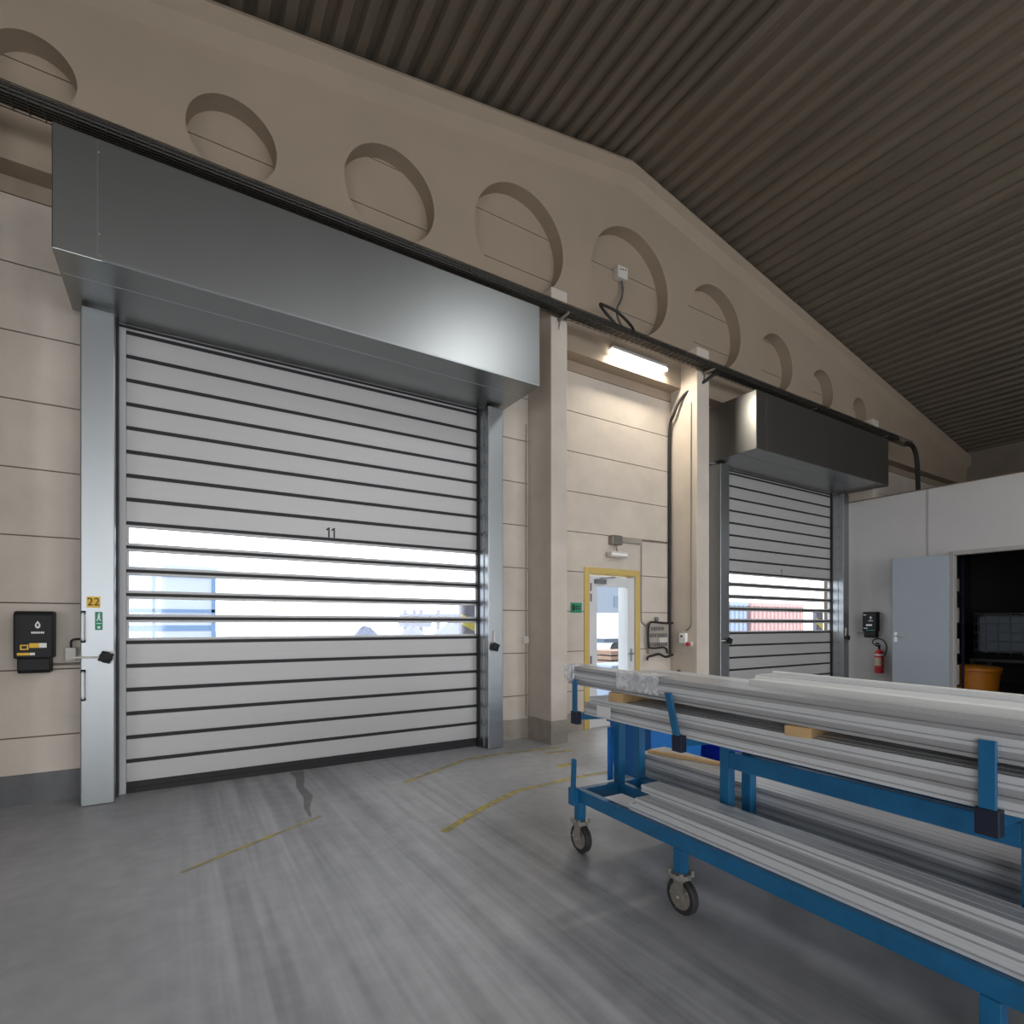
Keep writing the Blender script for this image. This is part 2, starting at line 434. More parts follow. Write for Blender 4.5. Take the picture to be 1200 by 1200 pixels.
# ------------------------------------------------------------------ roller doors
def roller_door(x0, label, digits):
    """x0 = inner edge of the left guide post; everything is local to the door's base"""
    t = thing('roller_door', label, 'roller door', (x0, 6.2, 0))
    W = 3.85
    h = -6.2
    # header housing: folded sheet box with seam, lip and end plates
    hx0, hx1 = -.325, W + .27
    hb = MB()
    hb.box(hx0, hx1, 5.22 + h, 6.17 + h, 4.41, 5.36)
    hd = hb.build('housing', M['galvhead'], t, bevel=.008)
    lip = MB(); lip.box(hx0 + .3, hx1 - .02, 5.216 + h, 5.22 + h, 4.412, 4.428); lip.box(hx0 + .27, hx0 + .276, 5.217 + h, 5.22 + h, 4.43, 5.34)
    lip.box(hx0 + .02, hx1 - .02, 5.55 + h, 5.556 + h, 4.406, 4.41)
    lip.build('seam', M['galv'], hd)
    sc = MB()
    for (x, z) in ((hx0 + .29, 4.45), (hx0 + .28, 4.62), (hx0 + .28, 5.25), (hx1 - .06, 4.45), (hx1 - .06, 5.28)):
        sc.lathe([(.008, 0), (.008, -.004), (.004, -.007)], (x, 5.22 + h, z), 'y', 10)
    sc.build('screw', M['zinc'], hd)
    # guide posts
    for s, (a, b) in (('l', (-.245, 0)), ('r', (W - .02, W + .2))):
        g_ = MB(); g_.box(a, b, 5.95 + h, 6.29 + h, 0, 4.38)
        post = g_.build('guide_post', M['galv'], t, bevel=.01)
        e = MB(); xi = b if s == 'l' else a; sg = 1 if s == 'l' else -1
        e.box(min(xi, xi + sg * .012), max(xi, xi + sg * .012), 6.06 + h, 6.20 + h, .02, 4.4)
        e.build('guide_channel', M['rubber'] if s == 'l' else M['galv'], post)
        if s == 'r':
            sl = MB(); sl.box(a - .03, a - .002, 6.17 + h, 6.21 + h, 0, 4.4); sl.build('guide_seal', M['rubber'], post)
            bo = MB()
            for k in range(19): bo.box(a - .004, a + .001, 6.05 + h, 6.085 + h, .29 + .225 * k, .315 + .225 * k)
            bo.build('roller_slot', M['rubber'], post)
        kx = -.06 if s == 'l' else W + .055
        kn = MB(); kn.lathe([(.02, 0), (.02, -.03), (.045, -.035), (.05, -.055), (.04, -.075), (.02, -.08)], (kx, 5.95 + h, 1.305), 'y', 18)
        for q in range(4):
            an = q * PI / 2 + .4; kn.lathe([(.014, -.04), (.014, -.07)], (kx + .047 * math.cos(an), 5.95 + h, 1.305 + .047 * math.sin(an)), 'y', 10)
        kn.build('release_knob', M['blackp'], post, smooth=True)
        if s == 'l':
            lv = MB(); lv.tube([(-.29, 5.93 + h, 1.308), (-.12, 5.93 + h, 1.305)], .008); lv.box(-.03, .0, 5.943 + h, 5.95 + h, 1.30, 1.36)
            lv.build('release_lever', M['offwhite'], post)
        else:
            lv = MB(); lv.prism([(kx - .012, 1.34), (kx + .012, 1.34), (kx + .02, 1.5), (kx + .006, 1.52), (kx - .008, 1.5)], 'y', 5.935 + h, 5.95 + h)
            lv.build('release_lever', M['offwhite'], post)
        if s == 'l' and digits == '11':
            for (za, zb) in ((1.444, 1.704), (.937, 1.191)):
                hd2 = MB(); x = -.222
                hd2.tube(smooth_path([(x, 5.95 + h, za + .012), (x, 5.91 + h, za + .03), (x, 5.905 + h, (za + zb) / 2), (x, 5.91 + h, zb - .03), (x, 5.95 + h, zb - .012)], 5), .011, 8)
                gb = hd2.build('grab_handle', M['wprof'], post, smooth=True)
                cp = MB()
                for z in (za + .005, zb - .005): cp.box(x - .016, x + .016, 5.925 + h, 5.95 + h, z - .014, z + .014)
                cp.build('handle_cap', M['blackp'], gb, bevel=.004)
            stk = B(-.20, -.105, 5.9488 + h, 5.95 + h, 1.742, 1.84).build('number_sticker', M['yellow'], post)
            text_part('22', .095, 'sticker_number', M['dark'], (-.152, 5.9478 + h, 1.79), (PI / 2, 0, 0), stk, sx=.95)
            gs = B(-.142, -.088, 5.9488 + h, 5.95 + h, 1.545, 1.705).build('escape_sticker', M['green'], post)
            pg = MB(); y0, y1 = 5.9478 + h, 5.9488 + h
            pg.lathe([(.007, y0 - (5.95 + h)), (.007, y1 - (5.95 + h))], (-.113, 5.95 + h, 1.688), 'y', 12)
            pg.prism([(-.122, 1.68), (-.108, 1.68), (-.104, 1.655), (-.112, 1.645), (-.124, 1.655)], 'y', y0, y1)
            pg.prism([(-.112, 1.65), (-.098, 1.632), (-.103, 1.626), (-.12, 1.645)], 'y', y0, y1)
            pg.prism([(-.124, 1.652), (-.132, 1.625), (-.125, 1.625), (-.115, 1.648)], 'y', y0, y1)
            pg.lathe([(.012, y0 - (5.95 + h)), (.012, y1 - (5.95 + h))], (-.115, 5.95 + h, 1.568), 'y', 14)
            pg.prism([(-.132, 1.60), (-.098, 1.60), (-.098, 1.606), (-.132, 1.606)], 'y', y0, y1)
            pg.build('escape_pictogram', M['paper'], gs)
    # curtain: hollow slats at 225 mm pitch with rubber hinge strips; five of them glazed
    L_, R_ = .03, W - .035
    c = MB(); y0, y1 = 6.218 + h, 6.258 + h
    def slat(z0, z1): c.box(L_ + .035, R_, y0, y1, z0, z1)
    c.box(L_ + .035, R_, y0, y1, .105, .283)
    for k in range(19):
        z0 = .301 + .225 * k
        if 5 <= k < 10: continue
        slat(z0 + .018, min(z0 + .207, 4.5))
    # glazed slat frames: thin top and bottom rails, stiles at both ends
    for k in range(5, 10):
        z0 = .301 + .225 * k
        c.box(L_ + .035, R_, y0, y1, z0 + .014, z0 + .04); c.box(L_ + .035, R_, y0, y1, z0 + .187, z0 + .211)
        c.box(L_ + .035, L_ + .055, y0, y1, z0 + .04, z0 + .187); c.box(R_ - .02, R_, y0, y1, z0 + .04, z0 + .187)
    cur = c.build('curtain', M['slat'], t, bevel=.004)
    s2 = MB()
    for k in range(19): s2.box(L_ + .033, R_ - .002, y0 + .004, y1 - .004, .282 + .225 * k, .320 + .225 * k)
    s2.build('hinge_strip', M['rubber'], cur)
    for k in range(5, 10):
        z0 = .301 + .225 * k
        B(L_ + .05, R_ - .015, y0 + .012, y0 + .016, z0 + .035, z0 + .192).build('vision_panel', M['poly'], cur)
    B(.004, L_ + .033, y0 - .006, y1, .0, 4.5).build('chain_strip', M['strip'], cur)
    s3 = B(L_ + .033, R_, y0 - .012, y1 + .01, 0.0, .05); s3.box(L_ + .034, R_, y0 - .002, y1, .05, .105)
    s3.build('bottom_seal', M['rubber'], cur)
    for q_, d_ in enumerate(digits):
        nx = W / 2 + (-.012 + q_ * .058 if len(digits) == 2 else .075); nz = 2.572; g = MB()
        g.prism([(nx + a, nz + b) for a, b in ((0, 0), (.017, 0), (.017, .112), (.003, .112), (-.024, .088), (-.016, .074), (0, .086))], 'y', y0 - .0015, y0)
        g.build('door_digit', M['dark'], cur)
    # black strip standing in for the dark slot where the curtain runs up into the housing
    B(.0, W - .02, 6.21 + h, 6.215 + h, 4.385, 4.41).build('slot_strip', M['rubber'], t)
    return t
roller_door(-.47, 'large grey roller door on the left with a yellow 22 sticker on its post', '11')
roller_door(8.20, 'grey roller door further right, between the far pillar and the white partition', '1')

# ------------------------------------------------------------------ control boxes
def control_box(loc, rz, label, kind):
    t = thing('door_control_box', label, 'control box', loc, rz)
    w_, d_ = .26, .17
    b = MB(); b.prism([(0, .13), (0, .54), (-d_ + .03, .54), (-d_, .51), (-d_, .13)], 'x', -w_ / 2, w_ / 2)
    body = b.build('casing', M['blackp'], t, bevel=.012)
    f = MB(); f.prism([(0, 0), (0, .13), (-d_ + .012, .13), (-d_ + .012, .03), (-d_ + .035, 0)], 'x', -w_ / 2 + .022, w_ / 2 - .022)
    f.build('cable_box', M['blackp'], t, bevel=.008)
    lg = MB(); y = -d_ - .0015; x = .03
    lg.prism([(x, .455), (x + .018, .425), (x + .016, .40), (x, .388), (x - .016, .40), (x - .018, .425)], 'y', y, -d_)
    lg.build('emblem', M['paper'], body)
    lg = MB(); lg.prism([(x, .437), (x + .008, .42), (x, .402), (x - .008, .42)], 'y', y - .001, y); lg.build('emblem_core', M['blackp'], body)
    lg = MB()
    for k_ in range(7): lg.box(x - .042 + k_ * .0125, x - .042 + k_ * .0125 + .0095, y, -d_, .345, .362)
    lg.build('brand_word', M['paper'], body)
    if kind == 'near':
        B(-.085, -.03, y, -d_, .205, .25).build('warning_label', M['yellow'], body)
        B(-.075, -.04, y - .001, y, .215, .24).build('warning_print', M['dark'], body)
        B(-.025, .04, y, -d_, .222, .262).build('rating_label', M['yellow'], body)
        B(.04, .09, y, -d_, .222, .262).build('type_label', M['paper'], body)
        B(-.105, -.02, y, -d_, .158, .18).build('strip_label', M['yellow'], body)
        B(-.02, .012, y, -d_, .158, .18).build('strip_label', M['paper'], body)
    else:
        B(-.06, .055, y, -d_, .245, .28).build('type_label', M['paper'], body)
        B(-.11, -.03, y, -d_, .19, .205).build('strip_label', M['paper'], body)
        B(-.11, -.06, y, -d_, .47, .485).build('strip_label', M['paper'], body)
        B(-.06, .1, y, -d_, .145, .16).build('strip_label', M['green'], body)
    return t
control_box((-1.055, YW - .001, 1.17), 0, 'black control box with yellow labels on the cream wall left of the large door', 'near')
control_box((12.499, 5.59, 1.31), -PI / 2, 'black control box on the white partition above the fire extinguisher', 'far')
t = thing('isolator_switch', 'small beige switch box on the wall between the black control box and steel post', 'switch box', (-.815, YW - .001, 1.27))
B(-.04, .04, -.075, 0, 0, .115).build('casing', M['offwhite'], t, bevel=.006)
MB().tube(smooth_path([(0, -.04, .11), (0, -.04, .17), (.03, -.045, .19), (.09, -.045, .19)], 5), .009).build('cable', M['cable'], t, smooth=True)
single(MB().tube([(-.945, YW - .014, 1.235), (-.72, YW - .014, 1.235)], .011), 'conduit', M['wire'], 'thin horizontal conduit from the left black control box to the steel post', 'conduit')
single(MB().tube([(12.486, 5.72, 1.40), (12.486, 5.9, 1.40)], .01), 'conduit', M['wire'], 'short conduit joining the black box on the partition to the door post', 'conduit')

# ------------------------------------------------------------------ glazed exit door in the middle bay
d = thing('door_1', 'white glazed exit door in a yellow frame between the two pillars', 'door', (5.79, YW, 0)); d['kind'] = 'structure'
x0, x1 = -.58, .58
f = MB(); f.box(x0, x0 + .10, -.02, .2, 0, 2.46); f.box(x1 - .10, x1, -.02, .2, 0, 2.46); f.box(x0 + .10, x1 - .10, -.02, .2, 2.36, 2.46)
f.build('frame', M['yframe'], d, bevel=.005)
lf = MB(); a, b = -.44, .475
lf.box(x0 + .10, a - .006, .0, .1, 0, 2.36); lf.box(b + .004, x1 - .10, .0, .1, 0, 2.36)
lf.box(b - .13, b + .004, .08, .24, 0, 2.33)
lf.build('lining', M['white'], d)
lf = MB(); lf.box(a, a + .13, .01, .07, .01, 2.33); lf.box(b - .14, b, .01, .07, .01, 2.33); lf.box(a + .13, b - .14, .01, .07, 2.18, 2.33); lf.box(a + .13, b - .14, .01, .07, .01, .25)
lf.box(a + .13, b - .14, .01, .07, .80, .86)
leaf = lf.build('door_leaf', M['white'], d, bevel=.004)
B(a + .13, b - .14, .035, .045, .25, .80).build('glass', M['glass'], leaf); B(a + .13, b - .14, .035, .045, .86, 2.18).build('glass', M['glass'], leaf)
c = MB(); c.box(-.37, -.16, -.045, .01, 2.215, 2.285); c.tube([(-.30, -.05, 2.295), (.0, -.05, 2.325)], .008); c.box(-.02, .02, -.05, .0, 2.315, 2.335)
c.build('door_closer', M['railgrey'], leaf, bevel=.003)
hn = MB(); hn.box(.39, .42, -.0, .01, 1.0, 1.2); hn.tube([(.405, .0, 1.12), (.405, -.05, 1.12), (.28, -.05, 1.12)], .011)
hn.build('door_handle', M['galv'], leaf)
hg = MB()
for z in (.35, 1.05, 2.0, 2.16): hg.lathe([(.014, -.06), (.014, .06)], (a - .003, -.006, z), 'z', 10)
hg.build('hinge', M['railgrey'], d)

sg = thing('exit_sign', 'small green escape sign on the cream wall left of the yellow door frame', 'sign', (5.06, YW - .001, 1.765))
pl = B(-.105, .105, -.006, 0, 0, .15).build('sign_plate', M['green'], sg)
ar = MB(); ar.box(-.075, -.03, -.0075, -.006, .03, .12); ar.box(.0, .08, -.0075, -.006, .085, .10); ar.box(.0, .08, -.0075, -.006, .05, .065)
ar.prism([(-.022, .075), (.0, .115), (.0, .035)], 'y', -.0075, -.006)
ar.build('sign_symbol', M['dark'], sg)

# emergency luminaire over the exit door, with its junction box and conduit
el = thing('emergency_lamp', 'small pale emergency lamp hanging from a wall box above the glazed exit door', 'lamp', (5.81, YW - .001, 2.63))
bx = MB(); bx.box(-.11, .10, -.10, 0, .20, .345); bx.build('junction_box', M['wire'], el, bevel=.006)
MB().tube([(0, -.06, .2), (0, -.09, .09)], .014).build('stem', M['wire'], el)
lm = MB(); lm.prism([(-.14, .02), (-.12, .0), (-.05, .0), (-.03, .02), (-.03, .085), (-.14, .085)], 'x', -.17, .17)
lh = lm.build('lamp_housing', M['offwhite'], el, bevel=.006)
B(-.16, .16, -.143, -.139, .025, .06).build('diffuser', M['wprof'], lh)
single(B(5.92, 6.38, YW - .06, YW - .001, 2.885, 2.965), 'cable_duct', M['pbase'], 'short beige cable duct running right from the emergency lamp box', 'cable duct', bevel=.005)
single(MB().tube([(6.385, YW - .015, 2.95), (7.03, YW - .015, 2.96)], .012), 'conduit', M['wire'], 'thin conduit between the beige duct and the thick black riser cable', 'conduit')
single(MB().tube(smooth_path([(6.405, YW - .013, 2.88), (6.405, YW - .013, 1.75), (6.43, YW - .013, 1.62), (6.52, YW - .013, 1.56)], 5), .01), 'conduit', M['wire'], 'thin vertical conduit dropping beside the yellow door frame to the socket board', 'conduit', smooth=True)

# socket board with hanging cables
sb = thing('socket_board', 'beige socket board with rows of small dark plugs, right of the exit door', 'socket board', (6.80, YW - .001, 1.08))
bd = B(-.27, .20, -.05, 0, .03, .52).build('board', M['pbase'], sb, bevel=.004)
for (z, n_, x_) in ((.44, 6, -.21), (.33, 8, -.24), (.18, 8, -.24)):
    for q in range(n_): B(x_ + q * .052, x_ + q * .052 + .024, -.065, -.05, z - .03, z + .03).build('socket', M['railgrey'], sb)
lb = B(-.02, .17, -.052, -.05, .21, .29).build('label_plate', M['offwhite'], bd)
cb = MB(); y = -.075
cb.tube(smooth_path([(.27, y, .535), (.1, y, .53), (-.1, y, .545), (-.26, y, .54), (-.30, y, .45), (-.305, y, .25), (-.29, y, .12)], 5), .018)
cb.tube(smooth_path([(-.29, y, .13), (-.15, y, .12), (.05, y, .13), (.13, y, .09), (.14, y, .03)], 5), .014)
cb.tube(smooth_path([(.27, y, .0), (.1, y, -.03), (-.05, y, .02), (-.2, y, -.0), (-.31, y, -.02), (-.33, y, -.07)], 5), .02)
cb.build('cable_loop', M['cable'], sb, smooth=True)
kb = MB(); kb.lathe([(.035, 0), (.035, -.04), (.02, -.05)], (-.06, -.002, .60), 'y', 14); kb.build('gland', M['railgrey'], sb)

single(MB().tube(smooth_path([(7.045, YW - .03, 1.09), (7.045, YW - .03, 3.), (7.045, YW - .03, 4.75), (7.02, 6.15, 5.1), (7.08, 6.0, 5.36), (7.25, 5.75, 5.52), (7.42, 5.64, 5.66), (7.55, 5.62, 5.69)], 6), .026, 10),
       'riser_cable', M['cable'], 'thick black cable riser in the corner of the bay, curving up to the tray', 'cable', smooth=True)
single(MB().tube(smooth_path([(7.088, 5.86, 5.2), (7.088, 5.86, 2.), (7.088, 5.86, 1.62), (7.088, 5.9, 1.53), (7.088, 5.965, 1.49)], 5), .009), 'conduit', M['wire'], 'thin conduit down the side of the far pillar to the white push box', 'conduit', smooth=True)
pb = thing('push_button_box', 'small white push button box on the side of the far pillar', 'switch box', (7.099, 6.0, 1.28))
B(-.06, 0, -.065, .065, 0, .165).build('casing', M['wprof'], pb, bevel=.008)
MB().lathe([(.018, 0), (.018, -.012)], (-.06, .01, .115), 'x', 14).build('button', M['dark'], pb)
es = thing('emergency_stop', 'red emergency stop beside the white push box on the far pillar', 'switch', (7.099, 5.87, 1.235))
B(-.05, 0, -.05, .05, 0, .07).build('casing', M['offwhite'], es, bevel=.006)
MB().lathe([(.02, 0), (.02, -.02), (.035, -.022), (.035, -.04), (.02, -.045)], (-.05, 0, .035), 'x', 16).build('mushroom_button', M['red'], es, smooth=True)
single(MB().lathe([(.04, 0), (.045, -.02), (.03, -.05), (.012, -.055)], (7.099, 6.11, .79), 'x', 16), 'wall_plug', M['blackp'], 'round black plug low on the side of the far pillar', 'plug', smooth=True)
single(B(4.10, 4.185, YW - .05, YW - .001, 1.33, 1.42), 'junction_box', M['offwhite'], 'small beige junction box in the corner left of the near pillar', 'junction box', bevel=.005)
single(MB().tube([(4.16, YW - .012, .3), (4.16, YW - .012, 1.325)], .01), 'conduit', M['pbase'], 'thin conduit below the junction box left of the near pillar', 'conduit')
single(MB().tube([(4.16, YW - .012, 1.425), (4.16, YW - .012, 4.4)], .01), 'conduit', M['pbase'], 'thin conduit above the junction box left of the near pillar', 'conduit')

# ------------------------------------------------------------------ tube lamp under the beam
tl = thing('tube_light', 'lit white tube light below the cable tray above the exit door bay', 'light', (6.10, BY0 - .001, 5.66))
B(-.58, .58, -.095, -.0, .05, .10).build('lamp_housing', M['white'], tl, bevel=.01)
ls = MB(); ls.prism([(-.085, .03), (-.07, .012), (-.03, .012), (-.015, .03), (-.015, .05), (-.085, .05)], 'x', -.60, .60)
ls.build('diffuser', emit('tube_glow', (1, .93, .80), 14), tl, bevel=.008)
# ------------------------------------------------------------------ cable tray
tr = thing('cable_tray', 'long dark wire mesh cable tray running along the gable above both doors', 'cable tray', (4, 5.62, 5.67))
ms = MB(); TX0, TX1 = -9.5, 10.2
for (y, z) in ((-.08, .09), (-.08, .06), (-.08, .03), (-.08, 0), (-.048, 0), (-.016, 0), (.016, 0), (.048, 0), (.08, 0), (.08, .03), (.08, .06), (.08, .09)):
    ms.box(TX0, TX1, y - .0035, y + .0035, z - .0035, z + .0035)
x = TX0
while x < TX1:
    ms.box(x, x + .006, -.083, .083, -.0065, -.0005); ms.box(x, x + .006, -.085, -.079, 0, .09); ms.box(x, x + .006, .079, .085, 0, .09); x += .1
ms.build('wire_mesh', M['traywire'], tr)
for x in (-5.5, .32, 3.25, 6.2, 9.0):
    br = MB()
    br.box(x - .02, x + .02, -.09, .13 if x in (.32, 3.25, 9.0) else .455, -.03, -.008)
    br.prism([(.12, -.03), (.12, -.16), (.08, -.03)], 'x', x - .004, x + .004)
    br.build('bracket', M['wire'], tr)
rc = random.Random(3)
for n_, (y, z) in enumerate([(-.056, .018), (-.019, .018), (.019, .018), (.056, .018), (-.056, .053), (-.019, .053), (.019, .053), (.056, .053), (-.04, .087), (0, .087), (.04, .087)]):
    pts = []; x = -5.4
    while x < 14.1:
        pts.append((x, 5.62 + y + rc.uniform(-.001, .001), 5.672 + z + rc.uniform(-.001, .003))); x += .5
    o = single(MB().tube(pts, .0165, 7), 'tray_cable', M['cable'], 'black cable lying in the long wire mesh tray', 'cable', 'black cables in the tray', smooth=True)
single(MB().tube(smooth_path([(14.05, 5.60, 5.70), (14.35, 5.58, 5.66), (14.5, 5.56, 5.3), (14.55, 5.55, 4.28)], 6), .05, 8), 'cable_drop', M['cable'], 'thick dark cable bundle dropping behind the white partition', 'cable', smooth=True)

# sounder box in the middle recess with its looped lead
jb = thing('sounder_box', 'small white box fixed inside the largest round recess', 'wall box', (5.90, YW - .001, 6.99))
B(-.105, .105, -.12, 0, 0, .185).build('casing', M['offwhite'], jb, bevel=.015)
for (x, z) in ((.0, .13), (.05, .14), (-.05, .12)): MB().lathe([(.012, 0), (.012, -.004)], (x, -.12, z), 'y', 10).build('sound_hole', M['dark'], jb)
single(MB().tube(smooth_path([(5.93, 6.24, 6.985), (5.93, 6.22, 6.82), (5.82, 6.15, 6.6), (5.7, 6.1, 6.42), (5.62, 6.0, 6.2), (5.6, 5.8, 5.86), (5.62, 5.68, 5.76)], 6), .017, 8),
       'lead_cable', M['railgrey'], 'grey lead hanging down from the white box in the round recess', 'cable', smooth=True)
single(MB().tube(smooth_path([(5.50, 5.70, 5.76), (5.20, 5.78, 6.02), (5.13, 5.84, 6.16), (5.22, 5.86, 6.19), (5.45, 5.84, 6.16), (5.62, 5.8, 6.05), (5.68, 5.74, 5.92), (5.64, 5.70, 5.80), (5.5, 5.68, 5.74)], 6), .02, 8),
       'spare_cable', M['cable'], 'looped spare black cable standing up from the tray below the white box', 'cable', smooth=True)

# ------------------------------------------------------------------ partition and store room on the right
PX = 12.5; PT = 4.24; OY0, OY1, OZ = 2.3, 4.19, 2.90
p = MB()
p.box(PX, PX + .1, OY1 + .07, 4.605, 0, PT); p.box(PX, PX + .1, 4.635, YW - .015, 0, PT)
p.box(PX, PX + .1, OY0 - .07, OY1 + .07, OZ + .07, PT); p.box(PX, PX + .1, -3.0, OY0 - .07, 0, PT)
p.box(PX + .015, PX + .09, 4.6, 4.64, 0, PT)
p.m = 1; p.box(PX - .02, PX + .115, -3.0, YW - .015, PT, PT + .02)
p.m = 2; p.box(PX - .004, PX, 4.6, 4.64, 0, PT)
p.m = 0
p.box(PX + .1, XR, -3.1, -3.0, 0, PT)
struct(p, 'wall_partition', [M['part'], M['joint'], M['alframe']])
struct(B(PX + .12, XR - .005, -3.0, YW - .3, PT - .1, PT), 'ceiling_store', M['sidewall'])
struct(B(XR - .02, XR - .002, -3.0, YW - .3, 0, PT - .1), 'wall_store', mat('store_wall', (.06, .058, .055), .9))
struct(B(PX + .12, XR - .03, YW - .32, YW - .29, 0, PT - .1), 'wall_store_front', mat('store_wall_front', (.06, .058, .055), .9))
d2 = thing('door_2', 'grey steel door swung open in the white partition on the right', 'door', (PX, 4.225, 0)); d2['kind'] = 'structure'
f = MB(); f.box(-.03, .12, -.035, .045, 0, OZ + .07); f.box(-.03, .12, OY0 - .07 - 4.225, OY0 - 4.225, 0, OZ + .07); f.box(-.03, .12, OY0 - 4.225, -.035, OZ, OZ + .07)
f.build('frame', M['alframe'], d2, bevel=.005)
hinge = Vector((-.035, .03, 0)); ang = math.atan2(5.03 - 4.255, 12.03 - 12.465)
lm = MB(); lm.box(0.01, .90, 0, .05, .02, 2.90)
leaf = lm.build('door_leaf', M['pdoor'], d2, bevel=.004); leaf.location = hinge; leaf.rotation_euler = (0, 0, ang)
hd = MB(); hd.box(.82, .87, .05, .058, 1.24, 1.44); hd.tube([(.845, .055, 1.36), (.845, .10, 1.36), (.72, .10, 1.36)], .012); hd.box(.895, .903, .012, .04, 1.2, 1.42)
hd.build('door_handle', M['galv'], leaf)
hg = MB()
for z in (.4, 1.45, 2.5): hg.lathe([(.014, -.08), (.014, .08)], (-.045, .035, z), 'z', 10)
hg.build('hinge', M['railgrey'], d2)

fe = thing('fire_extinguisher', 'red fire extinguisher hung on the white partition under the black box', 'fire extinguisher', (12.40, 5.43, .57))
bd = MB().lathe([(.055, 0), (.078, .012), (.082, .04), (.082, .40), (.07, .45), (.035, .485), (.025, .50)], (0, 0, 0), 'z', 24).build('cylinder', M['red'], fe, smooth=True)
lbm = MB(); n_ = 9
for (z0, z1, a0, a1) in ((.16, .33, PI * .72, PI * 1.28),):
    i = len(lbm.v)
    for q in range(n_ + 1):
        an = a0 + (a1 - a0) * q / n_
        for z in (z0, z1): lbm.v.append((.0835 * math.cos(an), .0835 * math.sin(an), z))
    for q in range(n_): lbm.face([i + 2 * q, i + 2 * q + 1, i + 2 * q + 3, i + 2 * q + 2])
lbm.build('label', mat('extinguisher_label', (.55, .45, .33), .6), bd)
vb = MB(); vb.lathe([(.02, .50), (.02, .55), (.03, .555), (.03, .575)], (0, 0, 0), 'z', 12); vb.box(-.13, .03, -.012, .012, .575, .59); vb.prism([(-.13, .60), (.03, .60), (.03, .615), (-.13, .64)], 'y', -.012, .012)
vb.build('valve', M['blackp'], fe)
MB().tube(smooth_path([(-.02, .03, .56), (-.02, .09, .60), (-.02, .115, .66), (-.02, .06, .71), (-.02, -.03, .715), (-.02, -.11, .66), (-.01, -.145, .55), (-.01, -.13, .45), (0, -.092, .36)], 6), .011, 8).build('hose', M['blackp'], fe, smooth=True)
MB().lathe([(.084, .37), (.086, .375), (.086, .395), (.084, .40)], (0, 0, 0), 'z', 24).build('band', M['paper'], fe)
B(.07, .099, -.03, .03, .3, .46).build('wall_bracket', M['railgrey'], fe)

# in the dark store room
t = thing('storage_rack', 'dark rack of pale cartons just inside the store room doorway', 'rack', (13.75, 5.06, 0))
for (x, y) in ((-.3, -.5), (.3, -.5), (-.3, .5), (.3, .5)): B(x - .02, x + .02, y - .02, y + .02, 0, 3.0).build('upright', M['dkblue'], t)
levels = [.3, .95, 1.6, 2.25]
for z in levels: B(-.3, .3, -.5, .5, z, z + .03).build('shelf', M['dkblue'], t)
for (z, w_) in zip(levels, ('lowest', 'second', 'third', 'top')):
    for (y, y_) in ((-.28, 'doorway'), (.24, 'inner')):
        single(B(13.5, 13.95, 5.06 + y - .19, 5.06 + y + .19, z + .031, z + .031 + random.Random(z * 7 + y).uniform(.25, .42)), 'carton', M['carton'], f'pale carton on the {w_} shelf of the store rack, {y_} end', 'carton', 'cartons on the store rack', bevel=.004)
t = thing('plastic_tub', 'orange rounded tub on the floor of the dark store room', 'tub', (14.6, 4.58, 0))
MB().lathe([(.38, 0), (.42, .03), (.47, .60), (.5, .61), (.5, .66), (.46, .69), (.3, .715), (.0001, .725)], (0, 0, 0), 'z', 40).build('body', M['orange'], t, smooth=True)
MB().lathe([(.485, .56), (.495, .565), (.495, .58), (.485, .585)], (0, 0, 0), 'z', 40).build('rim_band', M['orange'], t)
t = thing('steel_bench', 'dark steel bench under the caged tank in the store room', 'bench', (16.2, 4.2, 0))
B(-.6, .6, -.95, .75, .74, .80).build('bench_top', M['railgrey'], t)
for (x, y) in ((-.55, -.9), (.55, -.9), (-.55, .7), (.55, .7)): B(x - .04, x + .04, y - .04, y + .04, 0, .74).build('leg', M['railgrey'], t)
t = thing('caged_tank', 'milky tank in a steel cage on the dark bench in the store room', 'tank', (16.15, 4.25, .80))
B(-.46, .46, -.62, .58, .14, 1.0).build('tank_body', M['tank'], t, bevel=.08, segs=3)
B(-.5, .5, -.66, .62, 0, .13).build('pallet', M['blackp'], t, bevel=.01)
cg = MB()
for z in (.2, .4, .6, .8, 1.03):
    cg.tube([(-.5, -.66, z), (.5, -.66, z), (.5, .62, z), (-.5, .62, z)], .012, 6, closed=True)
for q in range(7):
    y = -.66 + q * 1.28 / 6
    for x in (-.5, .5): cg.tube([(x, y, .12), (x, y, 1.03)], .01, 6)
for q in range(6):
    x = -.5 + q * .2
    for y in (-.66, .62): cg.tube([(x, y, .12), (x, y, 1.03)], .01, 6)
cg.build('cage', M['cage'], t)
MB().lathe([(.11, 1.0), (.11, 1.05), (.09, 1.06)], (0, 0, 0), 'z', 20).build('lid', M['blackp'], t)

# ------------------------------------------------------------------ the blue cart (long axis almost along Y)
RZ = -math.atan(.0384)
cart = thing('profile_cart', 'blue steel cantilever cart on casters loaded with long metal profiles', 'cart', (2.36, 2.95, 0), RZ)
Ys = (0, -.94, -2.28, -3.4); LEN = -3.4
WX = 1.0
def cpart(mb, n, m='blue', bev=.004, parent=None): return mb.build(n, M[m], parent or cart, bevel=bev)
RT, RB = .443, .355
for x in (.02, WX - .07): cpart(B(x, x + .05, LEN, .025, RB, RT), 'side_rail')
for y in Ys: cpart(B(.07, WX - .07, y - .025, y + .025, RB, RT), 'cross_rail')
for x in (.385, .575): cpart(B(x, x + .05, LEN + .025, -.025, RB + .01, RT - .004), 'centre_rail')
for y in Ys:
    for x in (.375, .57): cpart(B(x, x + .06, y - .03, y + .03, RT, .925), 'mast')
for y in Ys[1:]:
    pass
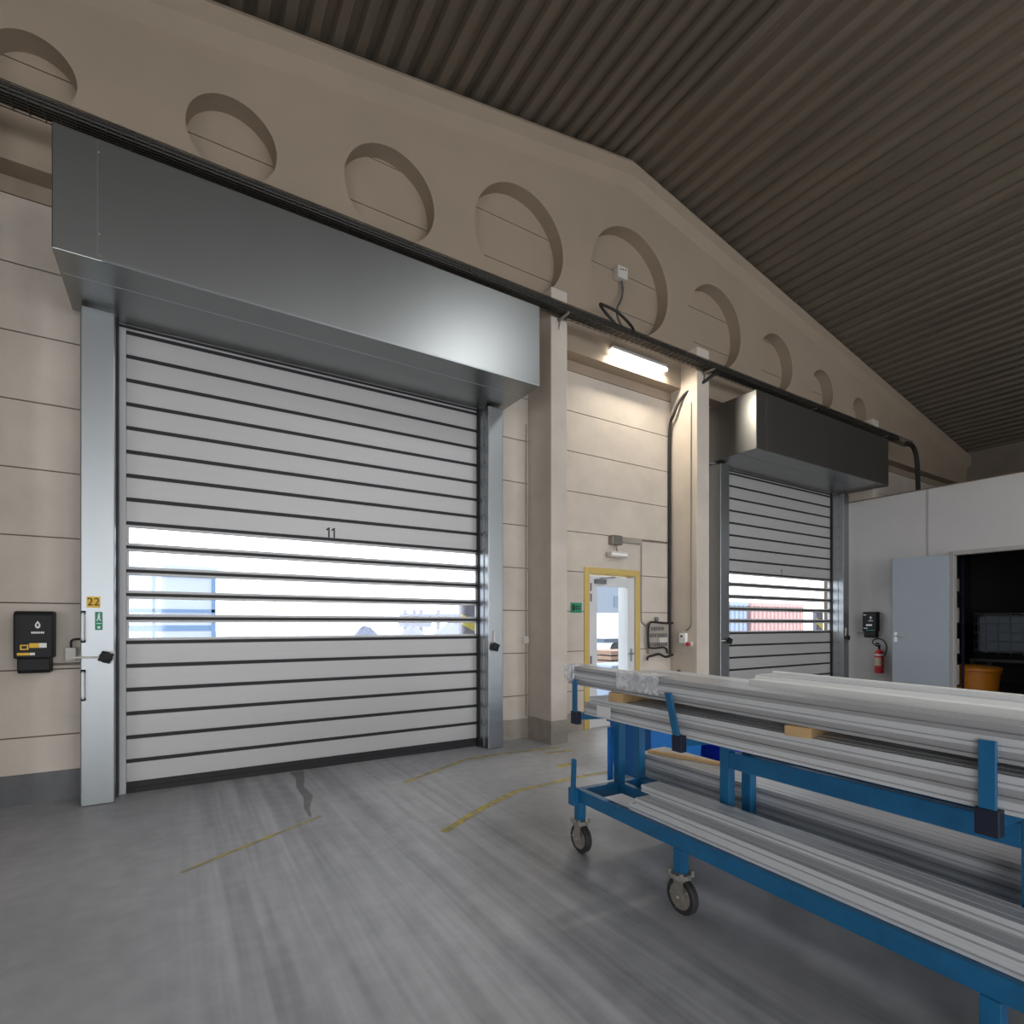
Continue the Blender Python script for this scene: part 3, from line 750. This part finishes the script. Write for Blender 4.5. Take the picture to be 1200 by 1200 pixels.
b2 = cpart(B(.375, .435, Ys[1] - .03 - .0, Ys[1] - .031, .76, .86), 'beam_plate') if False else None
for (ya, yb) in ((Ys[2] + .03, Ys[1] - .03), (Ys[3] + .03, Ys[2] - .03)):
    for x in (.38, .575): cpart(B(x, x + .05, yb, ya, .765, .86) if yb < ya else B(x, x + .05, ya, yb, .765, .86), 'upper_beam')
for i, y in enumerate(Ys):
    a = MB()
    a.prism([(.0, .93), (.0, .975), (WX - .02, .975), (WX - .02, .93), (.7, .915), (.3, .915)], 'y', y - .025, y + .025)
    arm = cpart(a, 'arm')
    for (sx, nm) in ((0, 'l'), (WX - .04, 'r')):
        s = B(sx - .012, sx + .032, y - .034, y + .034, .90, .99)
        cpart(s, 'stake_socket', 'dkblue', .004, arm)
        st = MB(); lean = .07 if (i == 1 and nm == 'l') else 0
        j = len(st.v)
        for (z, dy) in ((.96, 0), (1.215, lean)):
            st.v += [(sx - .008, y - .024 + dy, z), (sx + .006, y - .024 + dy, z), (sx + .006, y + .024 + dy, z), (sx - .008, y + .024 + dy, z)]
        for q in ((0, 3, 2, 1), (4, 5, 6, 7), (0, 1, 5, 4), (1, 2, 6, 5), (2, 3, 7, 6), (3, 0, 4, 7)): st.face([j + k for k in q])
        cpart(st, 'stake', 'blue', .003)
# the low corner stake with its socket
cs = cpart(B(-.03, .02, -.02, .04, .335, .455), 'corner_socket', 'blue')
st = MB(); st.prism([(-.018, .44), (.004, .44), (.010, .56), (.012, .655), (-.010, .655), (-.014, .56)], 'y', -.006, .03); cpart(st, 'corner_stake')
# end plate in brighter paint at the far mast
cpart(B(.32, .374, .031, .037, .45, .84), 'end_plate', 'steelblue', .002)
# casters
def caster(x, y, turn):
    lg = cpart(B(x - .03, x + .03, y - .03, y + .03, .225, RB), 'caster_leg')
    e = MB(); e.lathe([(.055, .195), (.058, .20), (.058, .222), (.03, .226)], (x, y, 0), 'z', 18)
    for s in (-1, 1): e.box(x + s * .034 - .003, x + s * .034 + .003, y - .045, y + .02, .075, .20)
    e.box(x - .034, x + .034, y - .045, y + .02, .188, .198)
    e.tube([(x - .055, y - .012, .10), (x + .055, y - .012, .10)], .009)
    for q in range(4):
        an = PI / 4 + q * PI / 2; e.lathe([(.011, .205), (.011, .24)], (x + .06 * math.cos(an), y + .06 * math.sin(an), 0), 'z', 8)
    fk = cpart(e, 'caster_fork', 'zinc', .001)
    w_ = MB(); w_.lathe([(.070, -.022), (.094, -.022), (.10, -.014), (.10, .014), (.094, .022), (.070, .022)], (x, y - .012, .10), 'x', 32)
    cpart(w_, 'wheel', 'tyre', 0, fk)
    h_ = MB(); h_.lathe([(.071, -.023), (.071, .023)], (x, y - .012, .10), 'x', 28)
    h_.lathe([(.028, -.03), (.028, .03)], (x, y - .012, .10), 'x', 16)
    for q in range(5):
        an = q * 2 * PI / 5
        h_.tube([(x - .024, y - .012 + .02 * math.cos(an), .10 + .02 * math.sin(an)), (x - .024, y - .012 + .068 * math.cos(an), .10 + .068 * math.sin(an))], .007, 6)
    cpart(h_, 'wheel_hub', 'zinc', 0, fk)
for y in (Ys[0], Ys[1] + .02, Ys[2], Ys[3] + .05):
    for x in (.045, WX - .045): caster(x, y, 0)

# ------------------------------------------------------------------ long profiles on the cart
PH, PW, PL = .0425, .150, 4.3
def profile_mesh(name, m, wd=PW, ht=PH, L=PL):
    """extruded hollow section with side grooves and top ribs, open ends; runs from y=0 to y=-L"""
    w2 = wd / 2
    outer = [(-w2, 0), (w2, 0), (w2, ht * .30), (w2 - .013, ht * .36), (w2 - .013, ht * .50), (w2, ht * .54), (w2, ht),
             (w2 * .52, ht), (w2 * .50, ht - .004), (w2 * .42, ht - .004), (w2 * .40, ht), (-w2 * .40, ht), (-w2 * .42, ht - .004), (-w2 * .50, ht - .004), (-w2 * .52, ht),
             (-w2, ht), (-w2, ht * .54), (-w2 + .013, ht * .50), (-w2 + .013, ht * .36), (-w2, ht * .30)]
    inn = [(-w2 + .018, .005), (-.004, .005), (-.004, ht - .008), (-w2 + .018, ht - .008)]
    inn2 = [(.004, .005), (w2 - .018, .005), (w2 - .018, ht - .008), (.004, ht - .008)]
    bm = bmesh.new(); edges = []
    for lp in (outer, inn, inn2):
        vs = [bm.verts.new((x, 0, z)) for x, z in lp]
        edges += [bm.edges.new((vs[i], vs[(i + 1) % len(vs)])) for i in range(len(vs))]
    bmesh.ops.triangle_fill(bm, use_beauty=True, use_dissolve=False, edges=edges)
    ex = bmesh.ops.extrude_face_region(bm, geom=list(bm.faces))
    bmesh.ops.translate(bm, vec=(0, -L, 0), verts=[v for v in ex['geom'] if isinstance(v, bmesh.types.BMVert)])
    bmesh.ops.recalc_face_normals(bm, faces=bm.faces)
    me = bpy.data.meshes.new(name); bm.to_mesh(me); bm.free(); me.materials.append(m); return me
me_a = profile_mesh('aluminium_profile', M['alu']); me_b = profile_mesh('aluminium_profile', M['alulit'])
rb = random.Random(11)
cr, sr = math.cos(RZ), math.sin(RZ)
def cart_to_world(x, y, z): return (2.36 + cr * x - sr * y, 2.95 + sr * x + cr * y, z)
JT = random.Random(21)
def lay(me, x, y, z, label, tilt=0, group=None, yaw=0, name='aluminium_profile', cat='metal profile'):
    x += JT.uniform(-.0012, .0012)
    if x < .1: x += JT.choice((0, .009, .004, .014))
    o = bpy.data.objects.new(name, me); C.objects.link(o)
    o.location = cart_to_world(x, y, z); o.rotation_euler = (tilt, 0, RZ + yaw)
    return tag(o, label, cat, group)
ROW = ['row beside the stakes', 'second row inward', 'third row inward', 'fourth row inward', 'innermost row']
LAY = ['bottom layer', 'second layer', 'third layer', 'top layer']
# lower bundle on the arms
for r_ in range(5):
    for k in range(3):
        lay(me_a if (k + r_) % 2 else me_b, .095 + r_ * .153, -.04 - .05 * rb.random() - (.03 if k == 2 else 0), .9755 + k * PH,
            f'grey metal profile, {LAY[k] if k < 2 else LAY[3]} of the bundle on the cart arms, {ROW[r_]}', group='profiles of the lower bundle on the arms')
# timber spacers, then the upper bundle tilted a little up to the far end
TILT = .0115
zt = .9755 + 3 * PH
sp = [(-.42, .060, 'wooden spacer between the two bundles near their far ends, by the paper label'), (-1.62, .046, 'wooden spacer between the two bundles in the middle, before the white profile end'), (-2.9, .031, 'wooden spacer between the two bundles near the camera end')]
for (y, hgt, lb_) in sp:
    s_ = B(.01, .78, -.055, .055, 0, hgt).build('wooden_spacer', M['wood'], bevel=.003)
    s_.location = cart_to_world(0, y, zt); s_.rotation_euler = (0, 0, RZ + .25); tag(s_, lb_, 'wood spacer')
z0 = zt + .0655
for r_ in range(5):
    for k in range(3 if r_ == 0 else 2):
        y = .13 - .04 * rb.random() if r_ == 0 else -.05 - .06 * rb.random()
        lay(me_b if (k + r_) % 2 else me_a, .092 + r_ * .153, y, z0 + k * PH + (y) * TILT, f'grey metal profile, {LAY[k] if k < (2 if r_ == 0 else 1) else LAY[3]} of the raised upper bundle, {ROW[r_]}', tilt=TILT, group='profiles of the upper bundle')
# film and paper on the bundles
for (x, y, z, sx, sy, lb_) in ((.005, .06, z0 + .03, .01, .12, 'crumpled clear film wrapped round the far end of the upper bundle'), (.005, -.62, z0 + .03, .01, .36, 'crumpled clear film round the upper bundle beside the leaning stake')):
    f_ = MB(); n1, n2 = 14, 8; rr = random.Random(5 + y)
    i = 0
    for a in range(n1 + 1):
        for b in range(n2 + 1):
            yy = -sy / 2 + sy * a / n1; tt = b / n2
            if tt < .5: px, pz = -.012 + rr.uniform(-.006, .004), .0 + tt * 2 * .10
            else: px, pz = -.012 + (tt - .5) * 2 * .14, .106 + rr.uniform(-.0, .008)
            f_.v.append((px, yy + rr.uniform(-.006, .006), pz))
    for a in range(n1):
        for b in range(n2): q = a * (n2 + 1) + b; f_.face([q, q + 1, q + n2 + 2, q + n2 + 1])
    o = f_.build('film_wrap', M['film'], smooth=True); o.location = cart_to_world(x, y, z + y * TILT); o.rotation_euler = (0, 0, RZ); tag(o, lb_, 'plastic film')
    sm = o.modifiers.new('t', 'SOLIDIFY'); sm.thickness = .001
pp = B(0, .0015, -.14, 0, 0, .07).build('paper_label', M['paper']); pp.location = cart_to_world(.017, -.22, .99); pp.rotation_euler = (0, 0, RZ); tag(pp, 'white paper label on the side of the lower bundle near its far end', 'label')
# white window section on top
wp = thing('white_profile', 'broad bright white profile lying on top of the upper bundle', 'profile', cart_to_world(.50, -1.10, z0 + 2 * PH + .002 - 1.10 * TILT), RZ)
wp.rotation_euler = (TILT, 0, RZ)
q = MB(); q.prism([(-.12, 0), (.12, 0), (.12, .085), (.085, .085), (.085, .070), (-.06, .070), (-.075, .05), (-.12, .05)], 'y', -3.6, 0); q.build('section', M['wprof'], wp, bevel=.003)
q = MB(); q.box(-.055, .08, -3.58, -.01, .0702, .074); q.build('cover_strip', M['alulit'], wp)
# lower left pile on the base frame
for c_ in range(2):
    for k in range(2 if c_ == 0 else 2):
        lay(me_b, .125 + c_ * .17, -.50 - .04 * k - .03 * c_ - .02 * rb.random(), RT + .002 + k * PH, f'pale metal profile on the cart base before the masts, {("lower", "upper")[k]} layer, {("outer", "inner")[c_]} row', group='profiles on the base, outer side')
lay(me_b, .25, -.47, RT + .002 + 2 * PH, 'pale metal profile lying topmost on the base pile in front of the masts', group='profiles on the base, outer side')
# lower right pile behind the masts
for c_ in range(2):
    for k in range(4):
        lay(me_a if k % 2 else me_b, .725 + c_ * .153, .0 + .09 * rb.random(), RT + .002 + k * PH, f'metal profile on the cart base behind the masts, {LAY[k]}, {("near", "far")[c_]} row', group='profiles on the base, behind the masts')
w_ = B(-.022, .022, -.32, .32, 0, .022).build('wooden_batten', M['wood'], bevel=.002); w_.location = cart_to_world(.80, -.30, RT + .003 + 4 * PH); w_.rotation_euler = (0, 0, RZ + .30); tag(w_, 'thin wooden batten on the pile behind the cart masts', 'batten')

# blue bins on the floor behind the cart
for (x, y, m, lb_) in ((4.40, 4.10, 'steelblue', 'blue bin on the floor behind the cart, nearer the exit door'), (5.32, 3.9, 'bindrum', 'royal blue bin on the floor behind the cart, further right')):
    t = thing('plastic_bin', lb_, 'bin', (x, y, 0))
    b = MB(); j = 0
    for (sx, sy, z) in ((.36, .27, 0), (.40, .30, .58), (.375, .275, .58), (.34, .25, .03)):
        b.v += [(-sx, -sy, z), (sx, -sy, z), (sx, sy, z), (-sx, sy, z)]
    for a in range(3):
        for k in range(4): b.face([a * 4 + k, a * 4 + (k + 1) % 4, a * 4 + 4 + (k + 1) % 4, a * 4 + 4 + k])
    b.face([3, 2, 1, 0]); b.face([12, 13, 14, 15])
    b.build('body', M[m], t)
    r_ = MB(); r_.box(-.425, .425, -.325, -.29, .54, .58); r_.box(-.425, .425, .29, .325, .54, .58); r_.box(-.425, -.39, -.29, .29, .54, .58); r_.box(.39, .425, -.29, .29, .54, .58)
    r_.build('rim', M[m], t, bevel=.004)

# ------------------------------------------------------------------ the yard outside
struct(B(-60, 110, YW + .3, 140, -.25, -.06), 'yard_ground', M['asphalt'])
t = thing('site_cabin', 'pale blue cabin with a blue stripe out in the yard, seen through the left door', 'cabin', (-1.6, 17, -.06))
B(-2.4, 2.44, -1, 2, 0, 3.0).build('cabin_wall', M['paleblue'], t, bevel=.02)
B(-2.41, 2.45, -1.01, -1.0, 1.48, 1.62).build('stripe', M['midblue'], t)
q = MB(); q.box(1.08, 1.14, -1.03, -1, 0, 3.0); q.box(2.36, 2.46, -1.03, -1, 0, 3.0); q.box(-2.4, 2.44, -1.03, -1, 1.95, 2.03); q.box(-2.4, 2.44, -1.03, -1, 2.85, 2.95); q.build('cladding_trim', M['midblue'], t)
B(-2.5, 2.5, -1.1, 2.1, 3.0, 3.12).build('roof', M['paleblue'], t)
for (x, y, r_, hgt, lb_) in ((8.7, 29, 1.2, 1.5, 'left grey gravel heap out in the yard'), (11.6, 29.5, 1.25, 1.6, 'middle grey gravel heap out in the yard'), (15.0, 31, 2.1, 1.8, 'right grey gravel heap out in the yard')):
    hmb = MB(); n1, n2 = 22, 7; rr = random.Random(x)
    for a in range(n2):
        for k in range(n1):
            tt = a / (n2 - 1); ra = r_ * (1 - tt) + .05; an = 2 * PI * k / n1
            hmb.v.append((ra * math.cos(an) * rr.uniform(.93, 1.07), ra * math.sin(an) * rr.uniform(.93, 1.07), hgt * (1 - (1 - tt) ** 1.6) * rr.uniform(.93, 1.05) if a else 0))
    for a in range(n2 - 1):
        for k in range(n1): hmb.face([a * n1 + k, a * n1 + (k + 1) % n1, (a + 1) * n1 + (k + 1) % n1, (a + 1) * n1 + k])
    hmb.face([(n2 - 1) * n1 + k for k in range(n1)])
    o = hmb.build('gravel_heap', M['gravel'], smooth=True); o.location = (x, y, -.06); tag(o, lb_, 'gravel heap')
t = thing('loading_plant', 'grey loading plant with posts and conveyor beyond the gravel heaps', 'machine', (15.6, 37, -.06))
for x in (-1.6, -.9, -.4, 1.0): B(x - .1, x + .1, -.1, .1, 0, 2.7).build('post', M['machine'], t)
B(-1.9, 4.2, -.4, .4, 2.1, 2.4).build('conveyor', M['machine'], t); B(-1.9, .2, -.6, .6, 1.4, 1.8).build('hopper', M['machine'], t)
for (x, y, lb_) in ((4.25, 8.2, 'yellow striped guard post just outside the left door'), (15.2, 8.2, 'yellow striped guard post just outside the right door')):
    t = thing('guard_post', lb_, 'post', (x, y, -.06))
    B(-.17, .17, -.05, .05, 0, 2.0).build('post', M['machine'], t)
    for k in range(4):
        q = MB(); z = .45 + k * .40; q.prism([(-.17, z), (.17, z - .16), (.17, z + .02), (-.17, z + .18)], 'y', -.056, -.05); q.build('chevron', M['vivid'], t)
for (x0_, x1_, m, lb_) in ((18.6, 21.2, 'bluebox', 'faded blue container out in the yard behind the right door'), (21.5, 25.6, 'pink', 'faded red container out in the yard behind the right door')):
    t = thing('shipping_container', lb_, 'container', ((x0_ + x1_) / 2, 14.5, -.06)); w2 = (x1_ - x0_) / 2
    q = MB(); prof = []; x = -w2
    while x < w2:
        prof += [(x, 0), (x + .12, 0), (x + .15, .05), (x + .27, .05)]; x += .3
    prof = [p_ for p_ in prof if p_[0] <= w2] + [(w2, 0), (w2, 2.4), (-w2, 2.4)]
    q.prism(prof, 'z', .1, 2.45); q.build('corrugated_side', M[m], t)
    q = MB(); q.box(-w2 - .05, w2 + .05, -.03, 2.45, 2.45, 2.6); q.box(-w2 - .05, w2 + .05, -.03, 2.45, 0, .1); q.build('frame', M[m], t)
t = thing('office_block', 'grey office block far beyond the yard, seen through the exit door', 'building', (46, 44, -.06))
B(-6, 8, 0, 8, 0, 7.6).build('facade', M['facade'], t)
for zi in range(3):
    for xi in range(6): B(-5.4 + xi * 2.2, -4.0 + xi * 2.2, -.05, 0, 1.2 + zi * 2.3, 2.4 + zi * 2.3).build('window', M['pane'], t)
t = thing('white_trailer', 'white box trailer parked in the yard, seen through the exit door', 'trailer', (20.5, 20.2, -.06))
B(-2.4, 2.4, 0, 2.4, .9, 2.2).build('box', M['wprof'], t, bevel=.03)
B(-2.4, 2.4, .1, 2.3, .7, .9).build('chassis', M['pane'], t)
for x in (-1.5, -.6, 1.6): MB().lathe([(.36, -.1), (.36, .1)], (x, .15, .36), 'y', 20).build('wheel', M['tyre'], t)
t = thing('pallet_stack', 'brown stack of pallets in the yard, low behind the exit door glass', 'pallets', (11.6, 12.2, -.06))
for k in range(6): B(-.9, .9, -.5, .5, .0 + k * .15, .11 + k * .15).build('pallet', M['brown'], t)
t = thing('wrapped_bale', 'pale blue wrapped bale standing just outside the exit door', 'bale', (8.4, 8.9, -.06))
B(-.6, .6, -.4, .4, 0, .78).build('bale', M['bluebox'], t, bevel=.05); B(-.5, .45, -.406, -.4, .52, .62).build('printed_band', M['pane'], t)

# ------------------------------------------------------------------ daylight and lamps
wd = bpy.data.worlds.new('overcast_sky'); bpy.context.scene.world = wd; wd.use_nodes = True
bg = wd.node_tree.nodes['Background']; bg.inputs['Color'].default_value = (.93, .96, 1, 1); bg.inputs['Strength'].default_value = 4.0
def area(name, loc, rot, sx, sy, power, col, spread=180):
    l = bpy.data.lights.new(name, 'AREA'); l.shape = 'RECTANGLE'; l.size = sx; l.size_y = sy; l.energy = power; l.color = col; l.spread = math.radians(spread)
    o = bpy.data.objects.new(name, l); C.objects.link(o); o.location = loc; o.rotation_euler = rot; return o
DAY = (.95, .97, 1.0)
for (a, b), p_ in zip(gates, (190, 190, 120)):
    area('gateway_daylight', ((a + b) / 2, YB - .35, 2.25), (-PI / 2 + PI, 0, 0), b - a, 4.4, p_, DAY)
area('high_window_daylight', (3, YB - .35, 6.0), (PI / 2, 0, 0), 11.6, 1.15, 60, DAY)
area('rooflight_daylight', (6.55, -3.3, 8.78), (0, math.radians(10), 0), 1.4, 3.8, 260, DAY, 150)
area('rooflight_daylight', (3.7, -7.6, 8.2), (0, math.radians(-10), 0), 2.2, 4.4, 260, DAY, 150)
area('side_gateway_daylight', (XL - .2, -5.5, 1.9), (0, -PI / 2, 0), 3.8, 5.0, 260, DAY)
tb = area('tube_glow_light', (6.10, 6.02, 5.645), (math.radians(-8), 0, 0), 1.15, .08, 48, (1, .90, .74))

# ------------------------------------------------------------------ camera
cam = bpy.data.cameras.new('camera'); co = bpy.data.objects.new('camera', cam); C.objects.link(co)
cam.sensor_width = 36; cam.lens = 629 / 1200 * 36; cam.shift_y = 131 / 1200; cam.clip_start = .05; cam.clip_end = 400
co.location = (0, 0, 1.6); co.rotation_euler = (PI / 2, 0, -math.atan2(.5294, .8481))
S = bpy.context.scene; S.camera = co
S.view_settings.view_transform = 'Standard'; S.view_settings.look = 'None'; S.view_settings.exposure = -.22; S.view_settings.gamma = 1
S.view_settings.use_curve_mapping = False
